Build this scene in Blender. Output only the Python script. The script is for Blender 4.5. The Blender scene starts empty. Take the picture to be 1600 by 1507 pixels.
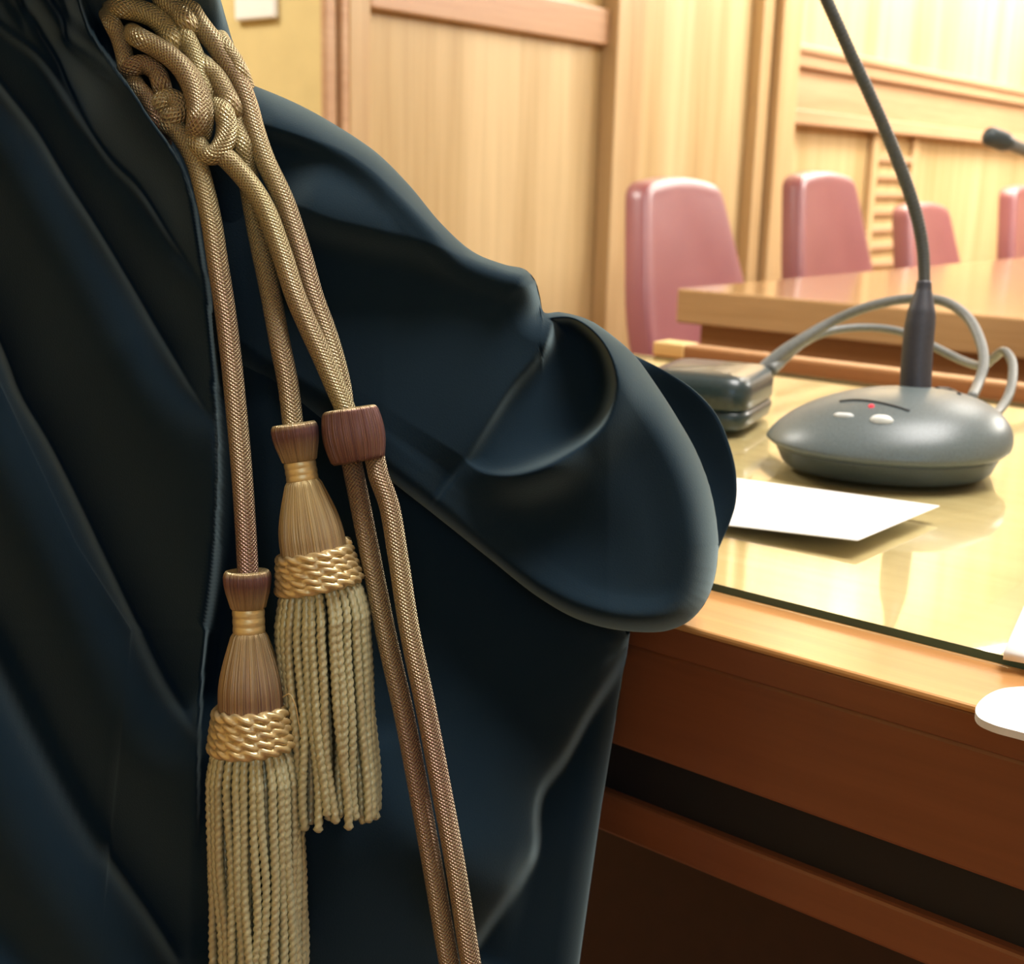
import bpy, math, random
import numpy as np
from mathutils import Vector

rng = np.random.default_rng(7)
random.seed(7)
SC = bpy.context.scene
COL = SC.collection

# ------------------------------------------------------------------ camera
# world: X runs into the room along the panelled wall, Y towards that wall, Z up (metres)
FPX, CX, CY = 2000.0, 800.0, 753.5
_u = np.array([0.63901245, -0.16276023, 0.75177935])
_v = np.array([-0.76877472, -0.16749731, 0.61719534])
_w = np.array([0.02546616, -0.97234446, -0.23215882])
ROT = np.array([_u, _v, _w])                       # camera axes (right, down, forward) -> world
EYE = np.array([0.0, 0.0, 0.95])


def P(x, y, d):
    """world position of the point seen in direction (x, y) at forward distance d"""
    x = np.asarray(x, float); y = np.asarray(y, float); d = np.asarray(d, float)
    c = np.stack([(x - CX) / FPX * d, (y - CY) / FPX * d, d + 0 * x], -1)
    return EYE + c @ ROT.T


cam = bpy.data.cameras.new('camera')
camo = bpy.data.objects.new('camera', cam)
COL.objects.link(camo)
from mathutils import Matrix
M = Matrix.Identity(4)
right, down, fwd = ROT[:, 0], ROT[:, 1], ROT[:, 2]
for i in range(3):
    M[i][0] = right[i]; M[i][1] = -down[i]; M[i][2] = -fwd[i]; M[i][3] = EYE[i]
camo.matrix_world = M
cam.sensor_fit = 'HORIZONTAL'
cam.sensor_width = 36.0
cam.lens = 36.0 * FPX / 1600.0
cam.clip_start = 0.02
cam.dof.use_dof = True
cam.dof.focus_distance = 0.49
cam.dof.aperture_fstop = 17.0
SC.camera = camo

# ------------------------------------------------------------------ light, exposure
SC.view_settings.view_transform = 'Standard'
SC.view_settings.look = 'None'
SC.view_settings.gamma = 1.0
SC.view_settings.use_curve_mapping = False
SC.view_settings.exposure = 0.0

world = bpy.data.worlds.new('world')
SC.world = world
world.use_nodes = True
world.node_tree.nodes['Background'].inputs[0].default_value = (1.0, 0.93, 0.82, 1)
world.node_tree.nodes['Background'].inputs[1].default_value = 0.25


def area(name, loc, target, size, size_y, power, color=(1, 0.95, 0.86)):
    l = bpy.data.lights.new(name, 'AREA')
    l.shape = 'RECTANGLE'; l.size = size; l.size_y = size_y
    l.energy = power; l.color = color
    o = bpy.data.objects.new(name, l)
    COL.objects.link(o)
    o.location = loc
    o.rotation_euler = (Vector(target) - Vector(loc)).to_track_quat('-Z', 'Y').to_euler()
    return o


area('ceiling_lamp_far', (5.9, 1.2, 2.9), (6.2, 2.5, 1.6), 3.4, 0.7, 170)
area('ceiling_lamp_middle', (3.9, 0.6, 2.9), (3.5, 1.4, 0.3), 1.6, 0.8, 45)
area('ceiling_lamp_near', (1.1, -0.2, 2.88), (0.8, 0.15, 0.75), 1.3, 1.0, 80, (1.0, 0.97, 0.93))
area('wall_wash_lamp', (6.0, 1.95, 2.75), (6.2, 2.4, 1.7), 3.6, 0.25, 130)
area('added_chair_lamp', (6.1, -0.7, 2.88), (3.6, 1.5, 0.8), 1.8, 1.0, 170)  # added lamp, brightens the chair fronts and gives them gloss
area('added_alcove_fill', (1.0, 3.2, 2.9), (1.6, 3.0, 1.0), 1.0, 0.6, 62)  # unseen lamp added to brighten the alcove and its yellow wall
area('added_blue_fill', (-1.6, -2.0, 1.9), (0.3, 0.3, 0.85), 1.6, 1.4, 13, (0.5, 0.74, 1.0))  # added bluish fill behind the camera, lifts the gown's dark folds


# ------------------------------------------------------------------ node helpers
def new_mat(name):
    m = bpy.data.materials.new(name)
    m.use_nodes = True
    nt = m.node_tree
    b = nt.nodes['Principled BSDF']
    return m, nt, b


def N(nt, typ, **kw):
    n = nt.nodes.new(typ)
    for k, v in kw.items():
        setattr(n, k, v)
    return n


def L(nt, a, b):
    nt.links.new(a, b)


def ramp(nt, fac, stops):
    r = N(nt, 'ShaderNodeValToRGB')
    el = r.color_ramp.elements
    while len(el) < len(stops):
        el.new(0.5)
    for e, (p, c) in zip(el, stops):
        e.position = p; e.color = (*c, 1)
    L(nt, fac, r.inputs[0])
    return r.outputs[0]


def mapping(nt, scale, coord='Object', rot=(0, 0, 0)):
    tc = N(nt, 'ShaderNodeTexCoord')
    mp = N(nt, 'ShaderNodeMapping')
    mp.inputs['Scale'].default_value = scale
    mp.inputs['Rotation'].default_value = rot
    L(nt, tc.outputs[coord], mp.inputs[0])
    return mp.outputs[0]


def noise(nt, vec, scale, detail=3, rough=0.5):
    n = N(nt, 'ShaderNodeTexNoise')
    n.inputs['Scale'].default_value = scale
    n.inputs['Detail'].default_value = detail
    n.inputs['Roughness'].default_value = rough
    if vec is not None:
        L(nt, vec, n.inputs['Vector'])
    return n.outputs['Fac']


def bump(nt, h, b, strength, dist):
    n = N(nt, 'ShaderNodeBump')
    n.inputs['Strength'].default_value = strength
    n.inputs['Distance'].default_value = dist
    L(nt, h, n.inputs['Height'])
    L(nt, n.outputs[0], b.inputs['Normal'])


def mix(nt, fac, a, b):
    m = N(nt, 'ShaderNodeMix', data_type='RGBA')
    if hasattr(fac, 'is_linked') or hasattr(fac, 'links'):
        L(nt, fac, m.inputs['Factor'])
    else:
        m.inputs['Factor'].default_value = fac
    for s, v in (('A', a), ('B', b)):
        sock = [i for i in m.inputs if i.name == s and i.type == 'RGBA'][0]
        if isinstance(v, tuple):
            sock.default_value = (*v, 1)
        else:
            L(nt, v, sock)
    return [o for o in m.outputs if o.type == 'RGBA'][0]


def math_(nt, op, a, b=None):
    m = N(nt, 'ShaderNodeMath', operation=op)
    for i, v in enumerate((a, b)):
        if v is None:
            continue
        if isinstance(v, (int, float)):
            m.inputs[i].default_value = v
        else:
            L(nt, v, m.inputs[i])
    return m.outputs[0]


def plain(name, color, rough=0.5, metallic=0.0, coat=0.0, spec=0.5, nscale=60, namt=0.12):
    m, nt, b = new_mat(name)
    f = noise(nt, mapping(nt, (1, 1, 1)), nscale, 3)
    dark = tuple(c * (1 - namt) for c in color); lite = tuple(min(1, c * (1 + namt)) for c in color)
    L(nt, ramp(nt, f, [(0.3, dark), (0.7, lite)]), b.inputs['Base Color'])
    b.inputs['Roughness'].default_value = rough
    b.inputs['Metallic'].default_value = metallic
    b.inputs['Coat Weight'].default_value = coat
    b.inputs['Specular IOR Level'].default_value = spec
    return m


def wood(name, c_dark, c_light, grain=(1, 1, 0.06), rough=0.35, coat=0.2, broad=5.0, fine=70.0):
    m, nt, b = new_mat(name)
    vec = mapping(nt, grain)
    f1 = noise(nt, vec, broad, 2)
    f2 = noise(nt, vec, fine, 4, 0.6)
    base = ramp(nt, f1, [(0.36, c_dark), (0.64, c_light)])
    fine_c = ramp(nt, f2, [(0.35, tuple(c * 0.8 for c in c_dark)), (0.65, c_light)])
    L(nt, mix(nt, 0.3, base, fine_c), b.inputs['Base Color'])
    b.inputs['Roughness'].default_value = rough
    b.inputs['Coat Weight'].default_value = coat
    b.inputs['Coat Roughness'].default_value = 0.15
    bump(nt, f2, b, 0.08, 0.002)
    return m


MAT = {}
MAT['veneer'] = wood('honey_veneer', (0.46, 0.31, 0.13), (0.69, 0.53, 0.285), (1, 1, 0.025), 0.45, 0.1, 5.0, 55)
MAT['veneer_trim'] = wood('honey_trim', (0.49, 0.32, 0.15), (0.62, 0.45, 0.24), (1, 1, 0.05), 0.4, 0.15, 9, 70)
MAT['veneer_rail'] = wood('rail_wood', (0.50, 0.29, 0.16), (0.60, 0.39, 0.23), (0.05, 1, 1), 0.4, 0.15, 9, 70)
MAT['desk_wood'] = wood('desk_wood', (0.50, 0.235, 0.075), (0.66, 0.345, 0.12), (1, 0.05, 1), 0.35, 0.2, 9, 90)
MAT['reflection_pale'] = wood('reflection_pale_veneer', (0.62, 0.42, 0.19), (0.76, 0.56, 0.29), (1, 0.05, 1), 0.4, 0.2, 7, 80)  # paled wood standing in for wall light reflected in the glass
MAT['under'] = plain('shaded_dark_wood', (0.035, 0.013, 0.009), 0.5)  # desk wood darkened: shade under the desk put into its colour
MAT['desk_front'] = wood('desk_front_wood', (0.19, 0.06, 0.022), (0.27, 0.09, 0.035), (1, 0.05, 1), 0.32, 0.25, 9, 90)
MAT['far_wood'] = wood('far_desk_wood', (0.42, 0.24, 0.10), (0.52, 0.32, 0.15), (1, 0.05, 1), 0.14, 0.6, 9, 90)
MAT['far_panel'] = wood('far_panel_wood', (0.33, 0.15, 0.06), (0.4, 0.2, 0.08), (1, 0.05, 1), 0.4, 0.15, 9, 90)
MAT['maple'] = wood('pale_wood', (0.72, 0.5, 0.2), (0.82, 0.6, 0.27), (1, 0.05, 1), 0.4, 0.1, 9, 90)
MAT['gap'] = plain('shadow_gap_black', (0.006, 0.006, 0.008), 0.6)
MAT['yellow'] = plain('yellow_plaster', (0.68, 0.54, 0.24), 0.8, nscale=9, namt=0.05)
MAT['ceiling'] = plain('ceiling_white', (0.8, 0.78, 0.72), 0.9)
MAT['floor'] = wood('floor_wood', (0.2, 0.09, 0.04), (0.3, 0.15, 0.07), (0.1, 1, 1), 0.35, 0.2)
MAT['white'] = plain('white_plastic', (0.87, 0.87, 0.83), 0.45, namt=0.01)
MAT['paper'] = plain('white_paper', (0.9, 0.9, 0.89), 0.7, namt=0.01)
MAT['mic'] = plain('grey_mic_plastic', (0.115, 0.145, 0.15), 0.36, spec=0.5, nscale=900, namt=0.2)
MAT['mic_dark'] = plain('dark_mic_plastic', (0.045, 0.064, 0.07), 0.42, nscale=900, namt=0.2)
MAT['tube'] = plain('dark_tube', (0.04, 0.042, 0.054), 0.45, nscale=500)
MAT['neck'] = plain('gooseneck_grey', (0.065, 0.072, 0.07), 0.4, nscale=500)
MAT['cable'] = plain('grey_cable', (0.17, 0.18, 0.17), 0.4, nscale=400)
MAT['slot'] = plain('slot_black', (0.008, 0.009, 0.01), 0.5)
MAT['button'] = plain('pale_button', (0.8, 0.85, 0.85), 0.25, namt=0.02)
MAT['case'] = plain('glossy_case', (0.022, 0.042, 0.046), 0.34, coat=0.25, nscale=300)
MAT['chrome'] = plain('chair_metal', (0.4, 0.4, 0.42), 0.25, 1.0)

m, nt, b = new_mat('red_led')
b.inputs['Base Color'].default_value = (0.8, 0.03, 0.05, 1)
b.inputs['Emission Color'].default_value = (1, 0.05, 0.08, 1)
b.inputs['Emission Strength'].default_value = 0.6
MAT['led'] = m

m, nt, b = new_mat('red_leather')
f = noise(nt, mapping(nt, (1, 1, 1)), 180, 3)
L(nt, ramp(nt, noise(nt, mapping(nt, (1, 1, 1)), 4, 2), [(0.3, (0.29, 0.085, 0.105)), (0.7, (0.35, 0.115, 0.13))]), b.inputs['Base Color'])
b.inputs['Roughness'].default_value = 0.42
b.inputs['Specular IOR Level'].default_value = 0.7
b.inputs['Coat Weight'].default_value = 0.8
b.inputs['Coat Roughness'].default_value = 0.3
bump(nt, f, b, 0.15, 0.001)
MAT['leather'] = m

# clear sheet of float glass (clear faces, green body at its edge)
m, nt, b = new_mat('clear_glass')
out = nt.nodes['Material Output']
nt.nodes.remove(b)
tr = N(nt, 'ShaderNodeBsdfTransparent'); tr.inputs[0].default_value = (0.97, 1.0, 0.975, 1)
gl = N(nt, 'ShaderNodeBsdfGlossy'); gl.inputs['Roughness'].default_value = 0.03
fr_ = N(nt, 'ShaderNodeFresnel'); fr_.inputs['IOR'].default_value = 1.62
mx = N(nt, 'ShaderNodeMixShader')
ge = N(nt, 'ShaderNodeNewGeometry')
L(nt, math_(nt, 'MULTIPLY', fr_.outputs[0], math_(nt, 'SUBTRACT', 1.0, ge.outputs['Backfacing'])), mx.inputs[0]); L(nt, tr.outputs[0], mx.inputs[1]); L(nt, gl.outputs[0], mx.inputs[2])
L(nt, mx.outputs[0], out.inputs[0])
MAT['glass'] = m
MAT['glass_edge'] = plain('green_glass_edge', (0.035, 0.095, 0.075), 0.15, nscale=20)

# gown cloth: deep blue-black wool with a soft nap
m, nt, b = new_mat('gown_cloth')
vec = mapping(nt, (1, 1, 1))
f = noise(nt, vec, 14, 3)
L(nt, ramp(nt, f, [(0.3, (0.006, 0.0160, 0.028)), (0.7, (0.0083, 0.0205, 0.034))]), b.inputs['Base Color'])
b.inputs['Roughness'].default_value = 0.95
b.inputs['Specular IOR Level'].default_value = 0.06
b.inputs['Sheen Weight'].default_value = 0.6
b.inputs['Sheen Roughness'].default_value = 0.45
b.inputs['Sheen Tint'].default_value = (0.5, 0.66, 0.68, 1)
bump(nt, noise(nt, vec, 1400, 2), b, 0.25, 0.0003)
MAT['gown'] = m
m2 = m.copy(); m2.name = 'gown_lining_cloth'
MAT['lining'] = m2


def silk(name, kind):
    """gold thread; the float attribute 'tone' carries how far the thread has turned to rose brown"""
    m, nt, b = new_mat(name)
    at = N(nt, 'ShaderNodeAttribute', attribute_name='tone')
    uv = N(nt, 'ShaderNodeUVMap')
    mp = N(nt, 'ShaderNodeMapping')
    L(nt, uv.outputs[0], mp.inputs[0])
    gold = {'braid': (0.54, 0.48, 0.26), 'threads': (0.66, 0.53, 0.28), 'twist': (0.72, 0.57, 0.29), 'fringe': (0.52, 0.5, 0.31)}[kind]
    rose = (0.29, 0.165, 0.135) if kind == 'braid' else (0.20, 0.10, 0.095) if kind != 'fringe' else (0.40, 0.28, 0.15)
    if kind == 'braid':
        sx = N(nt, 'ShaderNodeSeparateXYZ')
        L(nt, uv.outputs[0], sx.inputs[0])
        # u = turns round the cord, v = metres along it: two crossing sets of yarns
        a = math_(nt, 'ADD', math_(nt, 'MULTIPLY', sx.outputs[0], 2 * math.pi * 14), math_(nt, 'MULTIPLY', sx.outputs[1], 2 * math.pi * 700))
        c = math_(nt, 'SUBTRACT', math_(nt, 'MULTIPLY', sx.outputs[0], 2 * math.pi * 14), math_(nt, 'MULTIPLY', sx.outputs[1], 2 * math.pi * 700))
        h = math_(nt, 'MAXIMUM', math_(nt, 'SINE', a), math_(nt, 'SINE', c))
        bump(nt, h, b, 0.85, 0.0004)
        var = noise(nt, mp.outputs[0], 1.0, 2)
        mp.inputs['Scale'].default_value = (30, 900, 1)
    else:
        mp.inputs['Scale'].default_value = (160, 8, 1) if kind == 'threads' else (3, 300, 1)
        var = noise(nt, mp.outputs[0], 1.0, 2)
        bump(nt, var, b, 1.0 if kind == 'threads' else 0.35, 0.0009)
    amp = 0.9
    sp = math_(nt, 'ADD', at.outputs['Fac'], math_(nt, 'MULTIPLY', math_(nt, 'SUBTRACT', var, 0.5), 0.9))
    if kind == 'braid':
        sp = math_(nt, 'ADD', sp, math_(nt, 'MULTIPLY', math_(nt, 'SUBTRACT', math_(nt, 'SINE', a), math_(nt, 'SINE', c)), 0.14))
    L(nt, ramp(nt, sp, [(0.05, gold), (0.95, rose)]), b.inputs['Base Color'])
    b.inputs['Metallic'].default_value = 0.6 if kind != 'fringe' else 0.35
    b.inputs['Roughness'].default_value = 0.36
    b.inputs['Anisotropic'].default_value = 0.4
    return m


MAT['braid'] = silk('gold_braid', 'braid')
MAT['threads'] = silk('gold_threads', 'threads')
MAT['twist'] = silk('gold_twist', 'twist')
MAT['fringe'] = silk('pale_gold_fringe', 'fringe')


# ------------------------------------------------------------------ object helpers
def root_of(o):
    p = Vector((0, 0, 0))
    while o is not None:
        p = p + o.location
        o = o.parent
    return np.array(p)


def build(name, verts, faces, mat, parent=None, loc=None, smooth=True, uv=None, tone=None, mats=None, fmat=None):
    """one mesh object; verts are world positions"""
    base = root_of(parent) if parent is not None else np.zeros(3)
    org = np.array(loc, float) if loc is not None else base
    v = np.asarray(verts, float) - org
    me = bpy.data.meshes.new(name)
    me.from_pydata(v.tolist(), [], [list(map(int, f)) for f in faces])
    for mm in (mats or [mat]):
        me.materials.append(mm)
    if fmat is not None:
        me.polygons.foreach_set('material_index', np.asarray(fmat, dtype=np.int32))
    me.polygons.foreach_set('use_smooth', np.full(len(me.polygons), bool(smooth)))
    if uv is not None:
        lay = me.uv_layers.new(name='UVMap')
        idx = np.empty(len(me.loops), dtype=np.int32)
        me.loops.foreach_get('vertex_index', idx)
        if callable(uv):
            lay.data.foreach_set('uv', uv(idx, me).ravel())
        else:
            lay.data.foreach_set('uv', np.asarray(uv, float)[idx].ravel())
    if tone is not None:
        a = me.attributes.new('tone', 'FLOAT', 'POINT')
        a.data.foreach_set('value', np.asarray(tone, np.float32))
    me.update()
    o = bpy.data.objects.new(name, me)
    COL.objects.link(o)
    o.parent = parent
    o.location = org - base
    return o


def thing(name, label, cat, loc, group=None, kind=None):
    o = bpy.data.objects.new(name, None)
    o.empty_display_size = 0.05
    COL.objects.link(o)
    o.location = loc
    tag(o, label, cat, group, kind)
    return o


def tag(o, label=None, cat=None, group=None, kind=None):
    if label: o['label'] = label
    if cat: o['category'] = cat
    if group: o['group'] = group
    if kind: o['kind'] = kind
    return o


def bevel(o, w, seg=2):
    md = o.modifiers.new('bevel', 'BEVEL')
    md.width = w; md.segments = seg; md.limit_method = 'ANGLE'; md.angle_limit = math.radians(40)
    return o


class MB:
    def __init__(s):
        s.v = []; s.f = []

    def add(s, v, f):
        k = len(s.v)
        s.v += [tuple(map(float, p)) for p in v]
        s.f += [[i + k for i in q] for q in f]
        return s

    def box(s, a, b):
        (x0, y0, z0), (x1, y1, z1) = a, b
        v = [(x0, y0, z0), (x1, y0, z0), (x1, y1, z0), (x0, y1, z0), (x0, y0, z1), (x1, y0, z1), (x1, y1, z1), (x0, y1, z1)]
        f = [(0, 3, 2, 1), (4, 5, 6, 7), (0, 1, 5, 4), (1, 2, 6, 5), (2, 3, 7, 6), (3, 0, 4, 7)]
        return s.add(v, f)

    def build(s, name, mat, parent=None, loc=None, smooth=False, bev=0.0):
        o = build(name, s.v, s.f, mat, parent, loc, smooth)
        if bev:
            bevel(o, bev)
        return o


def box(name, a, b, mat, parent=None, bev=0.0, loc=None):
    return MB().box(a, b).build(name, mat, parent, loc, False, bev)


def catmull(pts, n):
    pts = np.asarray(pts, float)
    d = np.r_[0, np.cumsum(np.linalg.norm(np.diff(pts, axis=0), axis=1) ** 0.5)]
    q = np.vstack([2 * pts[0] - pts[1], pts, 2 * pts[-1] - pts[-2]])
    t = np.r_[d[0] - (d[1] - d[0]), d, d[-1] + (d[-1] - d[-2])]
    out = []
    for s in np.linspace(d[0], d[-1], n):
        i = min(max(np.searchsorted(d, s, side='right') - 1, 0), len(pts) - 2)
        p0, p1, p2, p3 = q[i:i + 4]; t0, t1, t2, t3 = t[i:i + 4]
        a1 = (t1 - s) / (t1 - t0) * p0 + (s - t0) / (t1 - t0) * p1
        a2 = (t2 - s) / (t2 - t1) * p1 + (s - t1) / (t2 - t1) * p2
        a3 = (t3 - s) / (t3 - t2) * p2 + (s - t2) / (t3 - t2) * p3
        b1 = (t2 - s) / (t2 - t0) * a1 + (s - t0) / (t2 - t0) * a2
        b2 = (t3 - s) / (t3 - t1) * a2 + (s - t1) / (t3 - t1) * a3
        out.append((t2 - s) / (t2 - t1) * b1 + (s - t1) / (t2 - t1) * b2)
    return np.array(out)


def tube_geo(path, rad, sides=12, lobes=0, lobe_amp=0.0, pitch=0.01, cap=True):
    """tube along world points; rad scalar or per-point; optional twisted plies. returns verts, faces, uv(turns, metres)"""
    path = np.asarray(path, float); n = len(path)
    rad = np.broadcast_to(np.asarray(rad, float), (n,))
    tan = np.gradient(path, axis=0)
    tan /= np.linalg.norm(tan, axis=1)[:, None] + 1e-12
    ref = np.array([0.0, 0, 1]) if abs(tan[0][2]) < 0.9 else np.array([1.0, 0, 0])
    e1 = np.cross(tan[0], ref); e1 /= np.linalg.norm(e1)
    E1 = [e1]
    for i in range(1, n):
        e = E1[-1] - tan[i] * (E1[-1] @ tan[i])
        E1.append(e / (np.linalg.norm(e) + 1e-12))
    E1 = np.array(E1); E2 = np.cross(tan, E1)
    s = np.r_[0, np.cumsum(np.linalg.norm(np.diff(path, axis=0), axis=1))]
    th = np.linspace(0, 2 * np.pi, sides, endpoint=False)
    R = np.repeat(rad[:, None], sides, 1)
    if lobes:
        R = R * (1 + lobe_amp * (np.abs(np.cos(0.5 * lobes * (th[None, :] - 2 * np.pi * s[:, None] / pitch))) * 2 - 1.2))
    V = path[:, None, :] + R[..., None] * (np.cos(th)[None, :, None] * E1[:, None, :] + np.sin(th)[None, :, None] * E2[:, None, :])
    V = V.reshape(-1, 3)
    F = []
    for i in range(n - 1):
        for j in range(sides):
            k = (j + 1) % sides
            F.append((i * sides + j, i * sides + k, (i + 1) * sides + k, (i + 1) * sides + j))
    UV = np.stack([np.tile(th / (2 * np.pi), n), np.repeat(s, sides)], 1)
    if cap:
        F.append(tuple(range(sides - 1, -1, -1)))
        F.append(tuple((n - 1) * sides + j for j in range(sides)))
    return V, F, UV


def seam_uv(UV):
    """per-loop uv with the 1->0 seam unwrapped"""
    def fn(idx, me):
        uv = UV[idx].copy()
        st = np.empty(len(me.polygons), np.int32); tot = np.empty(len(me.polygons), np.int32)
        me.polygons.foreach_get('loop_start', st); me.polygons.foreach_get('loop_total', tot)
        q = tot == 4
        li = st[q][:, None] + np.arange(4)[None, :]
        u = uv[li, 0]
        wrap = (u.max(1) - u.min(1)) > 0.5
        u[wrap] = np.where(u[wrap] < 0.5, u[wrap] + 1, u[wrap])
        uv[li, 0] = u
        return uv
    return fn


def tube(name, path, rad, mat, parent=None, sides=16, tone=None, loc=None, **kw):
    V, F, UV = tube_geo(path, rad, sides, **kw)
    t = None
    if tone is not None:
        t = np.repeat(np.broadcast_to(np.asarray(tone, float), (len(path),)), sides)
    return build(name, V, F, mat, parent, loc, True, seam_uv(UV), t)


def px_path(pts, n):
    """pts: (x, y, d) triples -> smooth world path"""
    return catmull([P(*p) for p in pts], n)


def lathe(name, prof, org, axis, mat, parent, sides=64, tone=None, radial=None, cap=False, squash=1.0):
    """prof: (s along axis, radius); axis: unit vector. radial(th, s) scales the radius"""
    prof = np.asarray(prof, float); n = len(prof)
    a = np.asarray(axis, float); a /= np.linalg.norm(a)
    side = np.cross(a, fwd); side /= np.linalg.norm(side)
    dep = np.cross(side, a)
    th = np.linspace(0, 2 * np.pi, sides, endpoint=False)
    R = np.repeat(prof[:, 1][:, None], sides, 1)
    if radial is not None:
        R = R * radial(th[None, :], prof[:, 0][:, None])
    V = np.asarray(org)[None, None, :] + prof[:, 0][:, None, None] * a + R[..., None] * (
        np.cos(th)[None, :, None] * side + squash * np.sin(th)[None, :, None] * dep)
    V = V.reshape(-1, 3)
    F = []
    for i in range(n - 1):
        for j in range(sides):
            k = (j + 1) % sides
            F.append((i * sides + j, i * sides + k, (i + 1) * sides + k, (i + 1) * sides + j))
    if cap:
        F.append(tuple(range(sides - 1, -1, -1)))
        F.append(tuple((n - 1) * sides + j for j in range(sides)))
    UV = np.stack([np.tile(th / (2 * np.pi), n), np.repeat(prof[:, 0], sides)], 1)
    t = None
    if tone is not None:
        t = np.repeat(np.broadcast_to(np.asarray(tone, float), (n,)), sides)
    return build(name, V, F, mat, parent, None, True, seam_uv(UV), t)


# ------------------------------------------------------------------ the room
X0, WY = 2.18, 2.40           # corner of the panelled wall
RX0, RX1, RY0, RY1, RZ = -2.5, 9.0, -3.2, 4.2, 3.0
box('floor', (RX0, RY0, -0.1), (RX1, RY1, 0), MAT['floor'])['kind'] = 'structure'
box('ceiling', (RX0, RY0, RZ), (RX1, RY1, RZ + 0.1), MAT['ceiling'])['kind'] = 'structure'
box('wall_panelled', (X0 + 0.141, WY + 0.03, 0), (RX1, WY + 0.16, RZ), MAT['veneer'])['kind'] = 'structure'
box('wall_yellow', (X0 + 0.003, WY + 0.02, 0), (X0 + 0.14, RY1, RZ), MAT['yellow'])['kind'] = 'structure'
box('wall_back', (RX0, RY1, 0), (X0 + 0.14, RY1 + 0.1, RZ), MAT['yellow'])['kind'] = 'structure'
box('wall_right', (RX1, RY0, 0), (RX1 + 0.1, WY + 0.16, RZ), MAT['veneer'])['kind'] = 'structure'
box('wall_front', (RX0, RY0 - 0.1, 0), (RX1, RY0, RZ), MAT['yellow'])['kind'] = 'structure'
box('wall_left', (RX0 - 0.1, RY0, 0), (RX0, RY1, RZ), MAT['yellow'])['kind'] = 'structure'


def trim(i, parts, mat, bev=0.006):
    mb = MB()
    for a, c in parts:
        mb.box(a, c)
    o = mb.build('trim_%d' % i, mat, None, None, False, bev)
    o['kind'] = 'structure'
    return o


# door-like moulding at the corner: two narrow beads and a flat stile
trim(1, [((X0, WY, 0), (X0 + 0.035, WY + 0.02, RZ)), ((X0 + 0.045, WY - 0.008, 0), (X0 + 0.07, WY + 0.02, RZ))], MAT['veneer_rail'])
trim(2, [((X0 + 0.036, WY + 0.008, 0), (X0 + 0.0445, WY + 0.02, RZ)), ((X0 + 0.078, WY, 0), (X0 + 0.15, WY + 0.02, RZ))], MAT['veneer_trim'])
trim(3, [((3.335, WY - 0.03, 0), (3.475, WY + 0.03, RZ)), ((3.485, WY - 0.005, 0), (3.53, WY + 0.03, RZ))], MAT['veneer_trim'])
trim(4, [((4.235, WY - 0.02, 0), (4.31, WY + 0.03, RZ)), ((4.325, WY - 0.05, 0), (4.47, WY + 0.03, RZ))], MAT['veneer_trim'])
trim(5, [((X0 + 0.15, WY, 1.345), (3.335, WY + 0.03, 1.45))], MAT['veneer_rail'])
trim(6, [((4.47, WY - 0.03, 1.375), (RX1, WY + 0.03, 1.44)), ((4.47, WY - 0.045, 1.425), (RX1, WY + 0.03, 1.455))], MAT['veneer_rail'])
trim(7, [((4.47, WY - 0.03, 1.17), (RX1, WY + 0.03, 1.225)), ((4.47, WY - 0.005, 1.225), (RX1, WY + 0.03, 1.375))], MAT['veneer_rail'])
trim(8, [((5.28, WY + 0.0, 0.4), (5.34, WY + 0.03, 1.17)), ((5.72, WY + 0.012, 0.4), (5.8, WY + 0.03, 1.17))], MAT['veneer_trim'])
gr = MB()
for k in range(8):
    z = 1.08 - k * 0.075
    gr.box((5.34, WY + 0.008, z - 0.028), (5.72, WY + 0.03, z))
o = gr.build('louvred_grille', MAT['veneer_rail'], None, (5.53, WY + 0.01, 0.8), False, 0.004)
tag(o, 'wooden grille of horizontal slats set in the panelling behind the third red chair', 'grille')

o = box('switch_box', (X0 - 0.012, 2.57, 1.313), (X0 + 0.003, 2.725, 1.45), MAT['white'], None, 0.006, (X0, 2.645, 1.38))
tag(o, 'white square box fixed to the yellow wall beside the wood panelling', 'wall box')

# ------------------------------------------------------------------ far desk and its chairs
fd = thing('courtroom_desk', 'honey wood desk farther back with red chairs drawn up to it', 'desk', (3.3, 0.4, 0))
FX, FY = 2.10, 1.328
box('desk_top', (FX, -0.9, 0.685), (4.9, FY, 0.75), MAT['far_wood'], fd, 0.004)
box('modesty_panel', (FX + 0.02, -0.85, 0.02), (FX + 0.05, FY - 0.045, 0.685), MAT['far_panel'], fd)
box('side_panel', (FX + 0.05, FY - 0.3, 0.0), (4.8, FY - 0.27, 0.685), MAT['far_panel'], fd)
box('plinth', (FX + 0.01, -0.85, 0.0), (4.8, FY - 0.05, 0.08), MAT['far_panel'], fd)


def slab(outline, prof):
    """upholstered slab: outline (x, z) points in its plane; prof list of (y, inset)"""
    out = np.asarray(outline, float); n = len(out)
    nx = np.roll(out, -1, 0) - np.roll(out, 1, 0)
    nrm = np.stack([nx[:, 1], -nx[:, 0]], 1); nrm /= np.linalg.norm(nrm, axis=1)[:, None]
    if np.sum(out[:, 0] * np.roll(out[:, 1], -1) - np.roll(out[:, 0], -1) * out[:, 1]) < 0:
        nrm = -nrm
    V = []; F = []
    for (y, ins) in prof:
        q = out - nrm * ins
        V += [(p[0], y, p[1]) for p in q]
    m_ = len(prof)
    for i in range(m_ - 1):
        for j in range(n):
            k = (j + 1) % n
            F.append((i * n + j, i * n + k, (i + 1) * n + k, (i + 1) * n + j))
    F.append(tuple(range(n))[::-1]); F.append(tuple((m_ - 1) * n + j for j in range(n)))
    return np.array(V), F


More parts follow.
